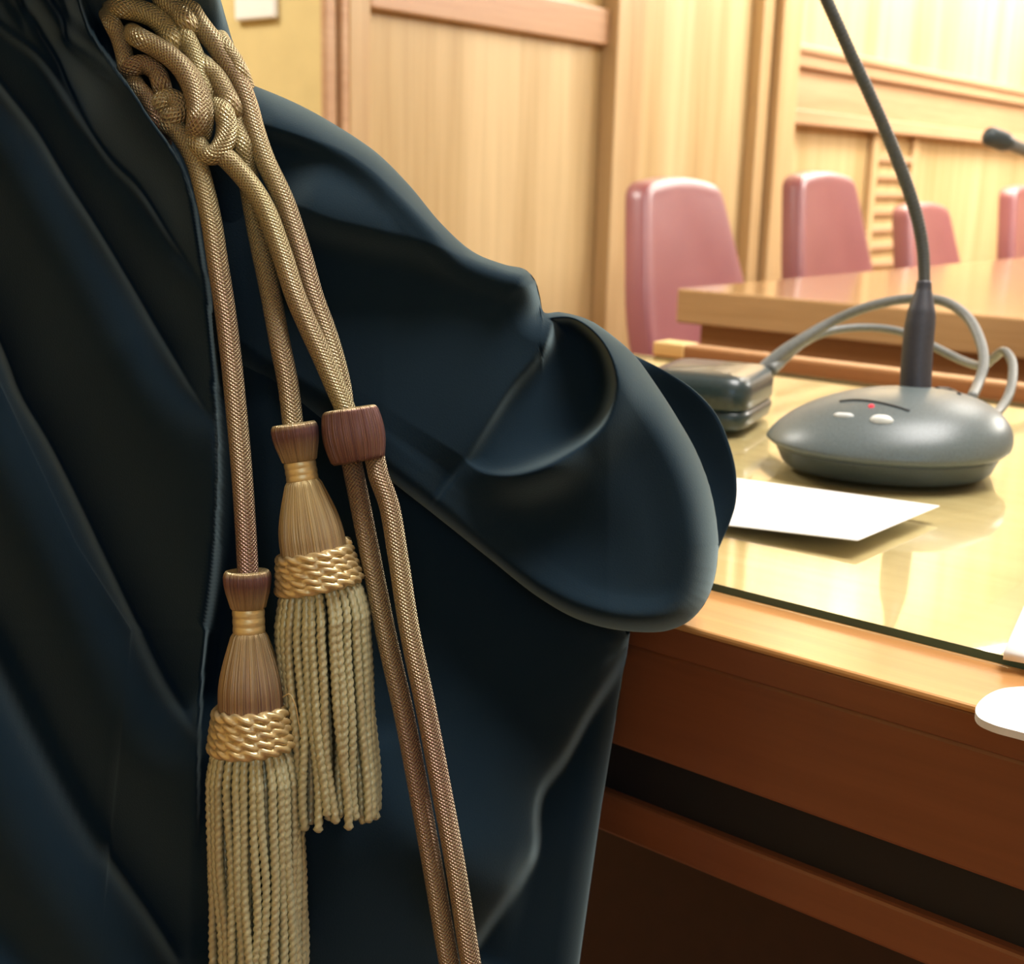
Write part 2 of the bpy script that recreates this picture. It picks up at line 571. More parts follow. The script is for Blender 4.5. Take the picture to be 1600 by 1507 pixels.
def rounded(poly, r, k=6):
    poly = np.asarray(poly, float); n = len(poly); out = []
    for i in range(n):
        p, a, c = poly[i], poly[i - 1], poly[(i + 1) % n]
        u1 = (a - p) / np.linalg.norm(a - p); u2 = (c - p) / np.linalg.norm(c - p)
        rr = r[i] if hasattr(r, '__len__') else r
        for t in np.linspace(0, 1, k):
            out.append((1 - t) ** 2 * (p + u1 * rr) + 2 * t * (1 - t) * p + t * t * (p + u2 * rr))
    return np.array(out)


BACK = rounded([(-0.24, 0.42), (0.24, 0.42), (0.268, 0.58), (0.18, 0.94), (0.0, 0.966), (-0.18, 0.94), (-0.268, 0.58)],
               [0.05, 0.05, 0.12, 0.04, 0.1, 0.04, 0.12])
PROF = [(0.0, 0.03), (-0.002, 0.016), (0.001, 0.005), (0.007, 0.0), (0.058, 0.0), (0.066, 0.005), (0.07, 0.02)]


def make_chair(x, y, rz, recline, drop, label):
    root = thing('red_chair', label, 'chair', (x, y, 0), 'red leather chairs at the far desk')
    root.rotation_euler = (0, 0, rz)
    V, F = slab(BACK, PROF)
    zz = np.clip(V[:, 2] - 0.45, 0, None)
    V[:, 1] += zz * recline + 0.02
    V[:, 2] -= drop
    me_parts = [('backrest', V, F, MAT['leather'])]
    SV, SF = slab(rounded([(-0.22, -0.24), (0.22, -0.24), (0.215, 0.22), (-0.215, 0.22)], 0.06),
                  [(0.0, 0.02), (0.012, 0.0), (0.06, 0.0), (0.078, 0.012), (0.085, 0.04)])
    S = np.stack([SV[:, 0], SV[:, 2] - 0.2, SV[:, 1] + 0.38], 1)
    me_parts.append(('seat', S, [f[::-1] for f in SF], MAT['leather']))
    pts = np.array([(0, -0.1, z) for z in np.linspace(0.08, 0.385, 6)])
    cv, cf, _ = tube_geo(pts, 0.028, 16)
    me_parts.append(('column', cv, cf, MAT['chrome']))
    me_parts.append(('back_bracket', *MB_geo_box((-0.04, 0.0, 0.36), (0.04, 0.075, 0.5)), MAT['chrome']))
    for nm, v, f, mt in me_parts:
        me = bpy.data.meshes.new(nm); me.from_pydata(np.asarray(v).tolist(), [], [list(q) for q in f]); me.materials.append(mt)
        me.polygons.foreach_set('use_smooth', np.full(len(me.polygons), True))
        ob = bpy.data.objects.new(nm, me); COL.objects.link(ob); ob.parent = root
    for k in range(5):
        a = k * 2 * math.pi / 5
        pts = np.array([(0.25 * t * math.cos(a), -0.1 + 0.25 * t * math.sin(a), 0.09 - 0.05 * t) for t in np.linspace(0, 1, 5)])
        v, f, _ = tube_geo(pts, np.linspace(0.022, 0.014, 5), 10)
        me = bpy.data.meshes.new('leg'); me.from_pydata(v.tolist(), [], [list(q) for q in f]); me.materials.append(MAT['chrome'])
        ob = bpy.data.objects.new('leg', me); COL.objects.link(ob); ob.parent = root
        c = np.array([(0.25 * math.cos(a), -0.1 + 0.25 * math.sin(a), 0.04), (0.25 * math.cos(a), -0.1 + 0.25 * math.sin(a), 0.0)])
        v, f, _ = tube_geo(c, 0.02, 12)
        me = bpy.data.meshes.new('glide'); me.from_pydata(v.tolist(), [], [list(q) for q in f]); me.materials.append(MAT['slot'])
        og = bpy.data.objects.new('glide', me); COL.objects.link(og); og.parent = ob
    return root


def MB_geo_box(a, c):
    mb = MB().box(a, c)
    return mb.v, mb.f


make_chair(2.87, 1.68, 0.0, 0.22, 0.0, 'red leather chair at the corner of the far desk, whole left edge showing')
make_chair(3.66, 1.68, 0.0, 0.20, -0.03, 'red leather chair standing second along the far desk, between corner chair and gooseneck')
make_chair(4.50, 1.68, 0.0, 0.24, 0.06, 'low red leather chair partly hidden behind the gooseneck stem')
make_chair(5.42, 1.68, 0.0, 0.16, -0.01, 'red leather chair cut off by the edge of the view, under the far microphone head')

# microphone of the far desk (only its head and stem reach into the view)
fm = thing('desk_microphone', 'dark microphone head on a thin stem reaching in over the far desk', 'microphone', (2.75, 0.33, 0.75))
lathe('base', [(0.0, 0.001), (0.0, 0.075), (0.012, 0.08), (0.03, 0.06), (0.04, 0.03), (0.042, 0.001)], (2.75, 0.33, 0.75), (0, 0, 1), MAT['mic'], fm, 40)
hd = P(1546, 213, 2.30)
path = catmull([(2.75, 0.33, 0.79), (2.74, 0.34, 0.9), P(1720, 280, 2.36), P(1640, 250, 2.33), P(1575, 224, 2.31)], 40)
tube('gooseneck', path, np.linspace(0.0075, 0.0115, 40), MAT['cable'], fm, 12)
tube('microphone_head', catmull([P(1580, 226, 2.31), P(1562, 219, 2.305), hd, P(1537, 210, 2.3)], 12), [0.012, 0.0145, 0.017, 0.018, 0.018, 0.018, 0.018, 0.018, 0.0175, 0.0165, 0.014, 0.009], MAT['mic_dark'], fm, 16)

# ------------------------------------------------------------------ near desk
DX0, DX1, DY0, DY1 = 0.485, 1.256, -0.75, 1.0
nd = thing('desk', 'near brown wood desk with thick front edge under a sheet of glass', 'desk', (0.87, 0.12, 0))
box('desk_top', (DX0, DY0, 0.7465), (DX1, DY1, 0.75), MAT['desk_wood'], nd, 0.0015)
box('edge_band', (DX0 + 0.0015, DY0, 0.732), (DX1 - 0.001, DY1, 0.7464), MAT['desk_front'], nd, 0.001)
box('added_pale_layer', (0.539, DY0 + 0.05, 0.7496), (1.225, DY1 - 0.05, 0.7504), MAT['reflection_pale'], nd)  # added layer, the brightness of the glass top put into its colour
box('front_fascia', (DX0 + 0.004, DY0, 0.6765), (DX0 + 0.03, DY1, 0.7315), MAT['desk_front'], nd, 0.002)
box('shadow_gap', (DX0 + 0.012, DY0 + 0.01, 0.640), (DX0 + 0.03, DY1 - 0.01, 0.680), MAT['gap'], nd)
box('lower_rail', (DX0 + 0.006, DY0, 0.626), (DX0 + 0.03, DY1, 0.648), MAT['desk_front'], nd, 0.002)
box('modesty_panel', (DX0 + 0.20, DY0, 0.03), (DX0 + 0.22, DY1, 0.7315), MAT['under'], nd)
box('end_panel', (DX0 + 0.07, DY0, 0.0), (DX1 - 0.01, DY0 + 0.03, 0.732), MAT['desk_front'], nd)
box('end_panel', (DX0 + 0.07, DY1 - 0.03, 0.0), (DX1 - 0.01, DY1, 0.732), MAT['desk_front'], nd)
box('back_rail', (DX1 + 0.002, DY0, 0.70), (DX1 + 0.03, 0.822, 0.766), MAT['far_panel'], nd, 0.003)
box('rail_end_cap', (DX1 + 0.0005, 0.782, 0.7505), (DX1 + 0.034, 0.824, 0.767), MAT['maple'], nd, 0.002)

# glass sheet: clear faces, dark green rim
g0, g1 = (0.538, DY0 + 0.05, 0.7505), (1.225, DY1 - 0.05, 0.7545)
mb = MB().box(g0, g1)
o = build('glass_sheet', mb.v, mb.f, None, None, (0.88, 0.12, 0.7505), False, mats=[MAT['glass'], MAT['glass_edge']], fmat=[0, 0, 1, 1, 1, 1])
tag(o, 'clear glass sheet with a dark green edge lying on the near desk', 'glass sheet')
GZ = 0.755


def on_plane(x, y, z):
    r = P(x, y, 1.0) - EYE
    return EYE + r * ((z - EYE[2]) / r[2])


def sheet(name, corners, mat, label, cat, thick=0.0006, nu=24, nv=16, lift=None):
    """thin sheet through four corner points; lift(s, t) raises it"""
    c = np.asarray(corners, float); V = []
    for k in (0, 1):
        for i in range(nu + 1):
            for j in range(nv + 1):
                s, t = i / nu, j / nv
                p = (1 - s) * (1 - t) * c[0] + s * (1 - t) * c[1] + s * t * c[2] + (1 - s) * t * c[3]
                p = p + np.array([0, 0, (lift(s, t) if lift else 0) + (thick if k == 0 else 0)])
                V.append(p)
    n1 = (nu + 1) * (nv + 1); F = []
    q = lambda i, j: i * (nv + 1) + j
    for i in range(nu):
        for j in range(nv):
            F.append((q(i, j), q(i + 1, j), q(i + 1, j + 1), q(i, j + 1)))
            F.append((n1 + q(i, j), n1 + q(i, j + 1), n1 + q(i + 1, j + 1), n1 + q(i + 1, j)))
    ring = [q(i, 0) for i in range(nu)] + [q(nu, j) for j in range(nv)] + [q(i, nv) for i in range(nu, 0, -1)] + [q(0, j) for j in range(nv, 0, -1)]
    for a, b_ in zip(ring, ring[1:] + ring[:1]):
        F.append((a, n1 + a, n1 + b_, b_))
    o = build(name, V, F, mat, None, tuple(np.mean(c, 0)), True)
    return tag(o, label, cat)


# paper in front of the microphone: near end lifted off the glass
za, zb = GZ + 0.0002, GZ + 0.006
A = on_plane(1468, 792, zb); B_ = on_plane(1340, 846, zb); C_ = on_plane(1000, 806, za); D_ = on_plane(1000, 728, za)
sheet('paper_sheet', [A, D_, C_, B_], MAT['paper'], 'white sheet of paper curling up off the glass in front of the microphone', 'paper',
      lift=None)

# ------------------------------------------------------------------ desk microphone
mc = np.array([0.8635, 0.360, GZ])
ex = np.array([0.73, -0.683, 0]); ey = np.array([0.683, 0.73, 0])       # across the view / away


def dome(name, prof, mat, parent, sides=96, tail=0.10):
    V = []; F = []
    n = len(prof)
    for (r, z) in prof:
        for j in range(sides):
            a = 2 * math.pi * j / sides
            k = 1 + tail * max(0, math.cos(a - math.pi)) ** 3 - 0.03 * math.sin(a) ** 2
            V.append(mc + ex * (r * k * math.cos(a)) + ey * (r * k * math.sin(a) * 0.98) + np.array([0, 0, z]) + ex * (0.016 * max(0, z - 0.019) / 0.037))
    for i in range(n - 1):
        for j in range(sides):
            k = (j + 1) % sides
            F.append((i * sides + j, i * sides + k, (i + 1) * sides + k, (i + 1) * sides + j))
    F.append(tuple(range(sides))[::-1]); F.append(tuple((n - 1) * sides + j for j in range(sides)))
    return build(name, V, F, mat, parent)


mic = thing('conference_microphone', 'grey dome based desk microphone with a long gooseneck on the glass', 'microphone', tuple(mc))
dome('foot_rim', [(0.0665, 0.0), (0.070, 0.003), (0.0745, 0.013), (0.076, 0.0155), (0.070, 0.016)], MAT['mic_dark'], mic)
pr = [(0.077, 0.0155)]
for t in np.linspace(0, 1, 22):
    a = t * math.pi / 2
    pr.append((0.0015 + 0.0795 * math.cos(a) ** 0.86, 0.019 + 0.037 * math.sin(a) ** 1.15))
pr = pr[:-1] + [(0.004, 0.0561)]
dome('base_shell', pr, MAT['mic'], mic)


def dome_pt(px, py, dz=0.0):
    """point of the dome shell seen at px, py"""
    r = P(px, py, 1.0) - EYE
    best = None
    for t in np.linspace(0.75, 1.1, 1600):
        p = EYE + r * t
        q = p - mc
        q = q - ex * (0.016 * max(0, q[2] - 0.019) / 0.037)
        ca, sa = q @ ex, q @ ey
        a = math.atan2(sa, ca)
        k = 1 + 0.10 * max(0, math.cos(a - math.pi)) ** 3 - 0.03 * math.sin(a) ** 2
        rr = math.hypot(ca / k, sa / k / 0.98)
        c = min(1, max(0, (rr - 0.0015) / 0.0795)) ** (1 / 0.86)
        z = 0.019 + 0.037 * math.sin(math.acos(min(1, c))) ** 1.15
        if rr < 0.081 and q[2] <= z + dz:
            best = p
            break
    return best if best is not None else EYE + r * 0.95


def on_dome(pts, dz=0.0):
    return [dome_pt(x, y, dz) for x, y in pts]


tube('panel_seam', catmull(on_dome([(1312, 628), (1335, 626), (1362, 628), (1395, 635), (1421, 643)]), 30), 0.0011, MAT['slot'], mic, 8)
tube('rear_slot', catmull(on_dome([(1464, 607), (1484, 609), (1499, 617)]), 16), 0.0014, MAT['slot'], mic, 8)
p = dome_pt(1317, 650)
tube('button', catmull(on_dome([(1303, 649), (1318, 650), (1334, 651)]), 10), [0.0005, 0.0017, 0.0021, 0.0022, 0.0022, 0.0022, 0.0022, 0.0021, 0.0017, 0.0005], MAT['button'], mic, 10)
tube('button', catmull(on_dome([(1359, 656), (1377, 657), (1396, 659)]), 10), [0.001, 0.0025, 0.0034, 0.0037, 0.0038, 0.0038, 0.0037, 0.0034, 0.0025, 0.001], MAT['button'], mic, 12)
p = dome_pt(1362, 636)
tube('indicator_lamp', np.array([p - fwd * 0.0012, p, p + fwd * 0.002]), [0.0014, 0.002, 0.002], MAT['led'], mic, 12)

ts = [(1430, 622, 0.925), (1431, 590, 0.925), (1433, 555, 0.925), (1436, 520, 0.925), (1439, 495, 0.925), (1441, 475, 0.925), (1443, 455, 0.925), (1444, 440, 0.925)]
tube('stem_holder', px_path(ts, 40), np.interp(np.linspace(0, 1, 40), [0, 0.55, 0.68, 0.9, 1.0], [0.0112, 0.0109, 0.0100, 0.0058, 0.0052]), MAT['tube'], mic, 24)
ns = [(1444, 450, 0.925), (1444, 425, 0.925), (1442, 390, 0.925), (1434, 345, 0.923), (1420, 298, 0.92), (1402, 250, 0.915), (1382, 200, 0.91), (1358, 146, 0.905), (1332, 90, 0.90), (1306, 32, 0.895), (1280, -25, 0.89), (1240, -110, 0.88), (1190, -190, 0.87)]
V_, F_, U_ = tube_geo(px_path(ns, 400), 0.0042 * (1 + 0.05 * np.sin(np.arange(400) * 1.6)) * np.interp(np.linspace(0, 1, 400), [0, 0.3, 0.45, 1], [1.0, 1.1, 1.05, 1.0]), 16)
build('gooseneck', V_, F_, MAT['neck'], mic)
hp = px_path([(1195, -184, 0.872), (1165, -225, 0.855), (1140, -260, 0.84)], 14)
tube('microphone_head', hp, [0.005, 0.007, 0.009, 0.0095, 0.0095, 0.0095, 0.0095, 0.0095, 0.0095, 0.0095, 0.0095, 0.009, 0.007, 0.003], MAT['mic_dark'], mic, 16)

# glossy case behind the sleeve
cc = np.array([0.925, 0.549, GZ])
def case_geo(w, d, prof, ang):
    out = rounded([(-w, -d), (w, -d), (w, d), (-w, d)], min(w, d) * 0.5, 10)
    V, F = slab(out, prof)
    V = np.stack([V[:, 0], V[:, 2], V[:, 1]], 1)
    ca, sa = math.cos(ang), math.sin(ang)
    return np.stack([cc[0] + V[:, 0] * ca - V[:, 1] * sa, cc[1] + V[:, 0] * sa + V[:, 1] * ca, cc[2] + V[:, 2] * 1.22], 1), [f[::-1] for f in F]
cs = thing('conference_unit', 'small glossy dark box with rounded corners behind the sleeve cuff', 'conference unit', tuple(cc))
AG = math.radians(15)
V_, F_ = case_geo(0.055, 0.046, [(0.0, 0.008), (0.003, 0.002), (0.010, 0.0), (0.014, 0.002)], AG)
build('lower_shell', V_, F_, MAT['case'], cs)
V_, F_ = case_geo(0.055, 0.046, [(0.0145, 0.002), (0.0165, 0.0), (0.028, 0.0), (0.033, 0.003), (0.036, 0.008), (0.0375, 0.02)], AG)
build('upper_shell', V_, F_, MAT['case'], cs)

# cables between the unit and the microphone
c1 = px_path([(1190, 580, 1.11), (1222, 552, 1.11), (1258, 528, 1.11), (1300, 503, 1.11), (1355, 480, 1.10), (1412, 468, 1.09), (1470, 470, 1.07), (1508, 492, 1.05), (1532, 535, 1.02), (1537, 570, 1.0), (1528, 600, 0.98), (1518, 622, 0.955)], 90)
o = tube('cable', c1, np.interp(np.linspace(0, 1, 90), [0, 0.12, 0.25, 1], [0.0065, 0.0056, 0.0044, 0.0040]), MAT['cable'], None, 12, loc=tuple(c1[0]))
tag(o, 'grey cable arching highest behind the microphone stem', 'cable')
c2 = px_path([(1203, 580, 1.105), (1232, 553, 1.12), (1262, 531, 1.14), (1300, 517, 1.15), (1350, 512, 1.15), (1405, 518, 1.14), (1455, 540, 1.12), (1500, 562, 1.10), (1535, 572, 1.07), (1552, 560, 1.05), (1568, 549, 1.03), (1580, 562, 1.015), (1582, 592, 0.99), (1575, 620, 0.97), (1560, 643, 0.95), (1545, 655, 0.93)], 110)
o = tube('cable', c2, np.interp(np.linspace(0, 1, 110), [0, 0.1, 0.22, 1], [0.0058, 0.0046, 0.0036, 0.0037]), MAT['cable'], None, 12, loc=tuple(c2[0]))
tag(o, 'grey cable running low behind the stem and looping down at the right of the base', 'cable')

# white papers at the right hand edge of the desk
c0 = on_plane(1567, 1031, GZ + 0.0002); e1 = on_plane(1600, 955, GZ + 0.0002) - c0; e1 /= np.linalg.norm(e1); e2 = np.array([e1[1], -e1[0], 0])
q1 = [c0 + e1 * 0.21, c0, c0 + e2 * 0.148, c0 + e1 * 0.21 + e2 * 0.148]
sheet('paper_stack', q1, MAT['paper'], 'white papers on the glass at the right, corner just in view', 'paper', thick=0.004)
e = [on_plane(1592, 1078, 0.7515), on_plane(1526, 1098, 0.7515)]
def tongue():
    outl = [(1700, 1075), (1600, 1073), (1560, 1078), (1535, 1092), (1524, 1108), (1528, 1120), (1550, 1132), (1600, 1146), (1680, 1170), (1760, 1190), (1800, 1120)]
    outl = catmull(np.array(outl + outl[:1], float), 60)[:-1]
    top = np.array([on_plane(x, y, 0.7515 + 0.004) for x, y in outl]); bot = top.copy(); bot[:, 2] -= 0.003
    n = len(outl)
    return np.vstack([top, bot]), [tuple(range(n))[::-1], tuple(range(n, 2 * n))] + [(j, (j + 1) % n, n + (j + 1) % n, n + j) for j in range(n)]
V_, F_ = tongue()
o = build('paper_card', V_, F_, MAT['paper'], None, tuple(np.mean(V_, 0)), False)
tag(o, 'white card with a rounded corner sticking out over the front desk edge', 'card')


# ------------------------------------------------------------------ the gown
def pdist(X, Y, poly):
    """distance to polyline, side (+ = right / upper side when the line runs down-right), arc fraction"""
    poly = np.asarray(poly, float)
    best = np.full(X.shape, 1e18); side = np.zeros(X.shape); tt = np.zeros(X.shape)
    seg = np.linalg.norm(np.diff(poly, axis=0), axis=1); cum = np.r_[0, np.cumsum(seg)]
    for i in range(len(poly) - 1):
        a, c = poly[i], poly[i + 1]
        d = c - a
        t = np.clip(((X - a[0]) * d[0] + (Y - a[1]) * d[1]) / (d @ d), 0, 1)
        dx, dy = X - (a[0] + t * d[0]), Y - (a[1] + t * d[1])
        dd = dx * dx + dy * dy
        m_ = dd < best - 1e-9
        best = np.where(m_, dd, best)
        side = np.where(m_, -np.sign(d[0] * (Y - a[1]) - d[1] * (X - a[0])), side)
        tt = np.where(m_, (cum[i] + t * seg[i]) / cum[-1], tt)
    return np.sqrt(best), side, tt


def smooth_poly(poly, n=60):
    return catmull(np.asarray(poly, float), n)


def ends(t, a=0.12, b=0.12):
    f = np.ones_like(t)
    if a: f = f * np.clip(t / a, 0, 1)
    if b: f = f * np.clip((1 - t) / b, 0, 1)
    return f * f * (3 - 2 * f)


def fold(X, Y, poly, lip=0.004, lipw=14, drop=0.012, dropw=9, run=90, a=0.1, b=0.1, flip=1):
    """a draped fold: raised lip along the line, dropping sharply on its + side and recovering over 'run' px"""
    d, s, t = pdist(X, Y, smooth_poly(poly))
    e = ends(t, a, b); s = s * flip
    sd = d * s
    out = -lip * np.exp(-(np.where(sd < 0, d / (lipw * 2.2), d / lipw)) ** 2)
    out = out + drop * np.where(sd > 0, (1 - np.exp(-d / dropw)) * np.exp(-(d / run) ** 1.5), 0)
    return out * e


def crease(X, Y, poly, r, w, run, step=0.0, a=0.1, b=0.1, flip=1):
    """cloth rolling away towards the line on its - side, a valley recovering over 'run' px on its + side"""
    d, s, t = pdist(X, Y, smooth_poly(poly))
    sd = d * s * flip
    roll = r * (1 - np.sqrt(np.clip(1 - np.clip(1 - d / w, 0, 1) ** 2, 0, 1)))
    val = (r + step * np.clip(d / 4, 0, 1)) * np.exp(-(d / run) ** 1.6)
    return np.where(sd <= 0, roll, val) * ends(t, a, b)


def blur(D, k=3):
    for _ in range(k):
        E = np.pad(D, 1, mode='edge')
        D = 0.25 * E[1:-1, 1:-1] + 0.125 * (E[:-2, 1:-1] + E[2:, 1:-1] + E[1:-1, :-2] + E[1:-1, 2:]) + 0.0625 * (E[:-2, :-2] + E[2:, 2:] + E[:-2, 2:] + E[2:, :-2])
    return D


def ridge(X, Y, poly, h, w, a=0.12, b=0.12, w2=None, flip=1):
    d, s, t = pdist(X, Y, smooth_poly(poly))
    ww = np.where(s * flip > 0, w, w2 if w2 else w)
    return -h * np.exp(-(d / ww) ** 2) * ends(t, a, b)


def relief(name, PX, PY, front, thick, round_px, round_d, mat, parent, sides=(1, 1, 1, 1), clampz=True):
    """closed cushion of cloth: front surface at distance `front`, its rim rounded away, a bulging back"""
    n, m_ = PX.shape
    rim = np.zeros((n, m_), bool)
    E_ = np.full(PX.shape, 1e9)
    lines = [(PX[0], PY[0], sides[0]), (PX[-1], PY[-1], sides[1]), (PX[:, 0], PY[:, 0], sides[2]), (PX[:, -1], PY[:, -1], sides[3])]
    for lx, ly, on in lines:
        if on:
            pl = np.stack([lx, ly], 1)
            keep = np.r_[True, np.linalg.norm(np.diff(pl, axis=0), axis=1) > 0.3]
            pl = pl[keep]
            if len(pl) > 90: pl = pl[np.linspace(0, len(pl) - 1, 90).astype(int)]
            E_ = np.minimum(E_, pdist(PX, PY, pl)[0])
    k = np.clip(1 - E_ / round_px, 0, 1)
    df = front + round_d * (1 - np.sqrt(np.clip(1 - k ** 2, 0, 1)))
    # back: shares the rim, bulges away from the viewer
    iy = np.linspace(0, 1, n)[:, None]; ix = np.linspace(0, 1, m_)[None, :]
    bulge = (np.sin(np.pi * iy) ** 0.5) * (np.sin(np.pi * ix) ** 0.5)
    ed = df.copy()
    rimmean = front + round_d
    db = rimmean + thick * bulge
    rimmask = np.zeros_like(rim); rimmask[0] = rimmask[-1] = True; rimmask[:, 0] = rimmask[:, -1] = True
    ray = P(PX, PY, np.ones_like(PX)) - EYE
    t_top = np.where(ray[..., 2] < -1e-3, (GZ + 0.002 - EYE[2]) / np.minimum(ray[..., 2], -1e-3), 1e3)
    t_face = (DX0 - 0.004 - EYE[0]) / np.maximum(ray[..., 0], 1e-3)
    db = np.minimum(db, np.maximum(t_top, t_face))            # the cloth rests on the desk, never inside it
    Vf = P(PX, PY, df); Vb = P(PX, PY, np.maximum(db, df + 0.003))
    rimmask = np.zeros_like(rim); rimmask[0] = rimmask[-1] = True; rimmask[:, 0] = rimmask[:, -1] = True
    idf = np.arange(n * m_).reshape(n, m_)
    idb = idf.copy()
    inner = np.where(~rimmask)
    idb[inner] = n * m_ + np.arange(len(inner[0]))
    V = np.vstack([Vf.reshape(-1, 3), Vb[inner]])
    F = []
    for i in range(n - 1):
        for j in range(m_ - 1):
            F.append((idf[i, j], idf[i + 1, j], idf[i + 1, j + 1], idf[i, j + 1]))
            F.append((idb[i, j], idb[i, j + 1], idb[i + 1, j + 1], idb[i + 1, j]))
    return build(name, V, F, mat, parent)


person = thing('person', 'seated person in a wide dark navy gown resting one sleeved arm on the desk edge', 'person', tuple(P(420, 1500, 0.62)))

# --- body of the gown (front panel with pleats, skirt below the arm)
ys = np.r_[np.linspace(-520, -170, 30)[:-1], np.linspace(-170, 0, 24)[:-1], np.linspace(0, 1507, 250), np.linspace(1507, 1760, 26)[1:]]
Rr = np.interp(ys, [-520, -420, -300, -170, 0, 60, 135, 300, 600, 850, 985, 1035, 1090, 1150, 1260, 1400, 1507, 1760],
               [60, 215, 290, 325, 345, 362, 392, 470, 640, 840, 985, 978, 968, 958, 940, 920, 905, 880])
LX = np.interp(ys, [-520, -420, -300, -120, 200, 1760], [-250, -520, -760, -900, -960, -980])
ss = np.r_[np.linspace(0, 0.60, 90)[:-1], np.linspace(0.60, 1, 290)]
nx = len(ss)
ss = np.where(ss < 0.6, ss, ss)
PX = LX[:, None] + (Rr - LX)[:, None] * ss[None, :]
PY = np.repeat(ys[:, None], nx, 1)
PL = [(110, -60), (130, 20), (150, 62), (171, 91), (195, 122), (228, 171), (260, 218), (285, 262), (300, 310), (312, 380), (322, 440), (331, 520), (340, 640), (342, 760), (334, 900), (322, 1000), (312, 1147), (310, 1250)]
base = 0.470 + 0.030 * np.clip(PY / 1507, -0.2, 1.3) + 0.17 * (np.clip(-PX + 20, 0, 1000) / 1000) ** 2 + 0.16 * (np.clip(-120 - PY, 0, 400) / 400) ** 2
D = base
d, s, t = pdist(PX, PY, smooth_poly(PL, 90))
fade = np.clip((1350 - PY) / 350, 0, 1) * np.clip((PY + 60) / 120, 0.2, 1)
fade = fade * fade * (3 - 2 * fade)
below = np.where((s > 0), 1 - np.exp(-d / 10), 0)
STEP = np.where(s > 0, 0.026 + 0.008 * np.clip(d / 20, 0, 1), 0) * fade
# right of the panel the skirt falls away gently
D = D + np.clip((PX - 420) / 500, 0, 1.2) * 0.045 + np.clip((PY - 1100) / 500, 0, 1) * 0.02 * np.clip((PX - 300) / 60, 0, 1)
FA = [(-300, -330), (-120, -110), (-50, -12), (0, 43), (60, 91), (126, 187), (172, 252), (217, 298), (262, 368), (300, 425), (330, 480)]
FB = [(-320, -260), (-160, -60), (-60, 62), (0, 136), (55, 207), (101, 283), (146, 353), (192, 429), (242, 515), (303, 616), (352, 690)]
FC = [(-330, 20), (-200, 190), (-80, 390), (0, 545), (30, 621), (66, 681), (101, 747), (132, 811), (173, 898), (214, 984), (254, 1066), (305, 1147), (330, 1200)]
FD = [(-330, 480), (-180, 720), (-70, 915), (0, 1040), (41, 1122), (86, 1208), (132, 1290), (188, 1371), (234, 1437), (275, 1503), (320, 1580)]
FE = [(-400, 880), (-250, 1130), (-130, 1310), (-40, 1430), (40, 1530), (110, 1640)]
G3 = [(20, -40), (37, 13), (54, 36), (68, 60), (91, 98), (104, 130), (124, 169), (150, 216)]
G4 = [(66, -40), (78, 0), (91, 20), (99, 37), (101, 57), (114, 73), (138, 91), (163, 110), (195, 140)]
G5 = [(90, -40), (98, 0), (110, 29), (124, 41), (146, 60), (165, 84)]
G6 = [(-10, -40), (10, 0), (26, 22), (36, 42), (50, 60)]
G7 = [(122, -40), (134, 4), (146, 30), (158, 50)]
for pl, kw in ((FA, dict(r=0.020, w=80, run=55, step=0.004, b=0.2)), (FB, dict(r=0.026, w=100, run=80, step=0.004, a=0.3, b=0.15)),
               (FC, dict(r=0.034, w=150, run=130, step=0.006, a=0.3, b=0.1)), (FD, dict(r=0.032, w=140, run=120, step=0.005, a=0.3)), (FE, dict(r=0.012, w=100, run=90)),
               (G3, dict(r=0.012, w=34, run=34, step=0.002, b=0.3)), (G4, dict(r=0.012, w=30, run=30, step=0.002, b=0.4)),
               (G5, dict(r=0.007, w=20, run=20)), (G6, dict(r=0.006, w=26, run=18, b=0.4)), (G7, dict(r=0.005, w=20, run=16))):
    D = D + crease(PX, PY, pl, **kw)
# skirt fold beneath the sleeve
FQ = [(985, 1010), (967, 1044), (923, 1111), (880, 1188), (846, 1235), (838, 1269), (836, 1330), (816, 1370), (762, 1447), (700, 1540)]
D = D + crease(PX, PY, FQ, r=0.016, w=110, run=700, step=0.022, a=0.04, b=0.12)
D = D + ridge(PX, PY, [(590, 1130), (640, 1290), (760, 1380), (830, 1400)], 0.006, 60)
D = blur(D, 3) + blur(STEP, 1)
relief('gown_body', PX, PY, D, 0.16, 40, 0.018, MAT['gown'], person, sides=(1, 0, 1, 1), clampz=False)

# --- sleeve
TOP = [(250, 84), (325, 108), (380, 128), (400, 135), (470, 165), (540, 205), (590, 240), (640, 290), (690, 350), (740, 394), (790, 414), (820, 421), (836, 438), (844, 465), (850, 488), (875, 488), (920, 500), (960, 527), (992, 556), (1020, 594), (1057, 651), (1089, 708), (1110, 764), (1120, 815), (1123, 850)]
BOT = [(250, 520), (325, 560), (400, 605), (500, 665), (593, 738), (675, 802), (763, 872), (839, 932), (900, 967), (960, 984), (1029, 988), (1055, 982), (1078, 970), (1097, 950), (1110, 926), (1119, 893), (1123, 852)]
def round_off(pts):
    c = catmull(np.array(pts, float), 300)
    c[:, 0] = np.maximum.accumulate(c[:, 0]) + np.linspace(0, 1e-3, 300)
    return c


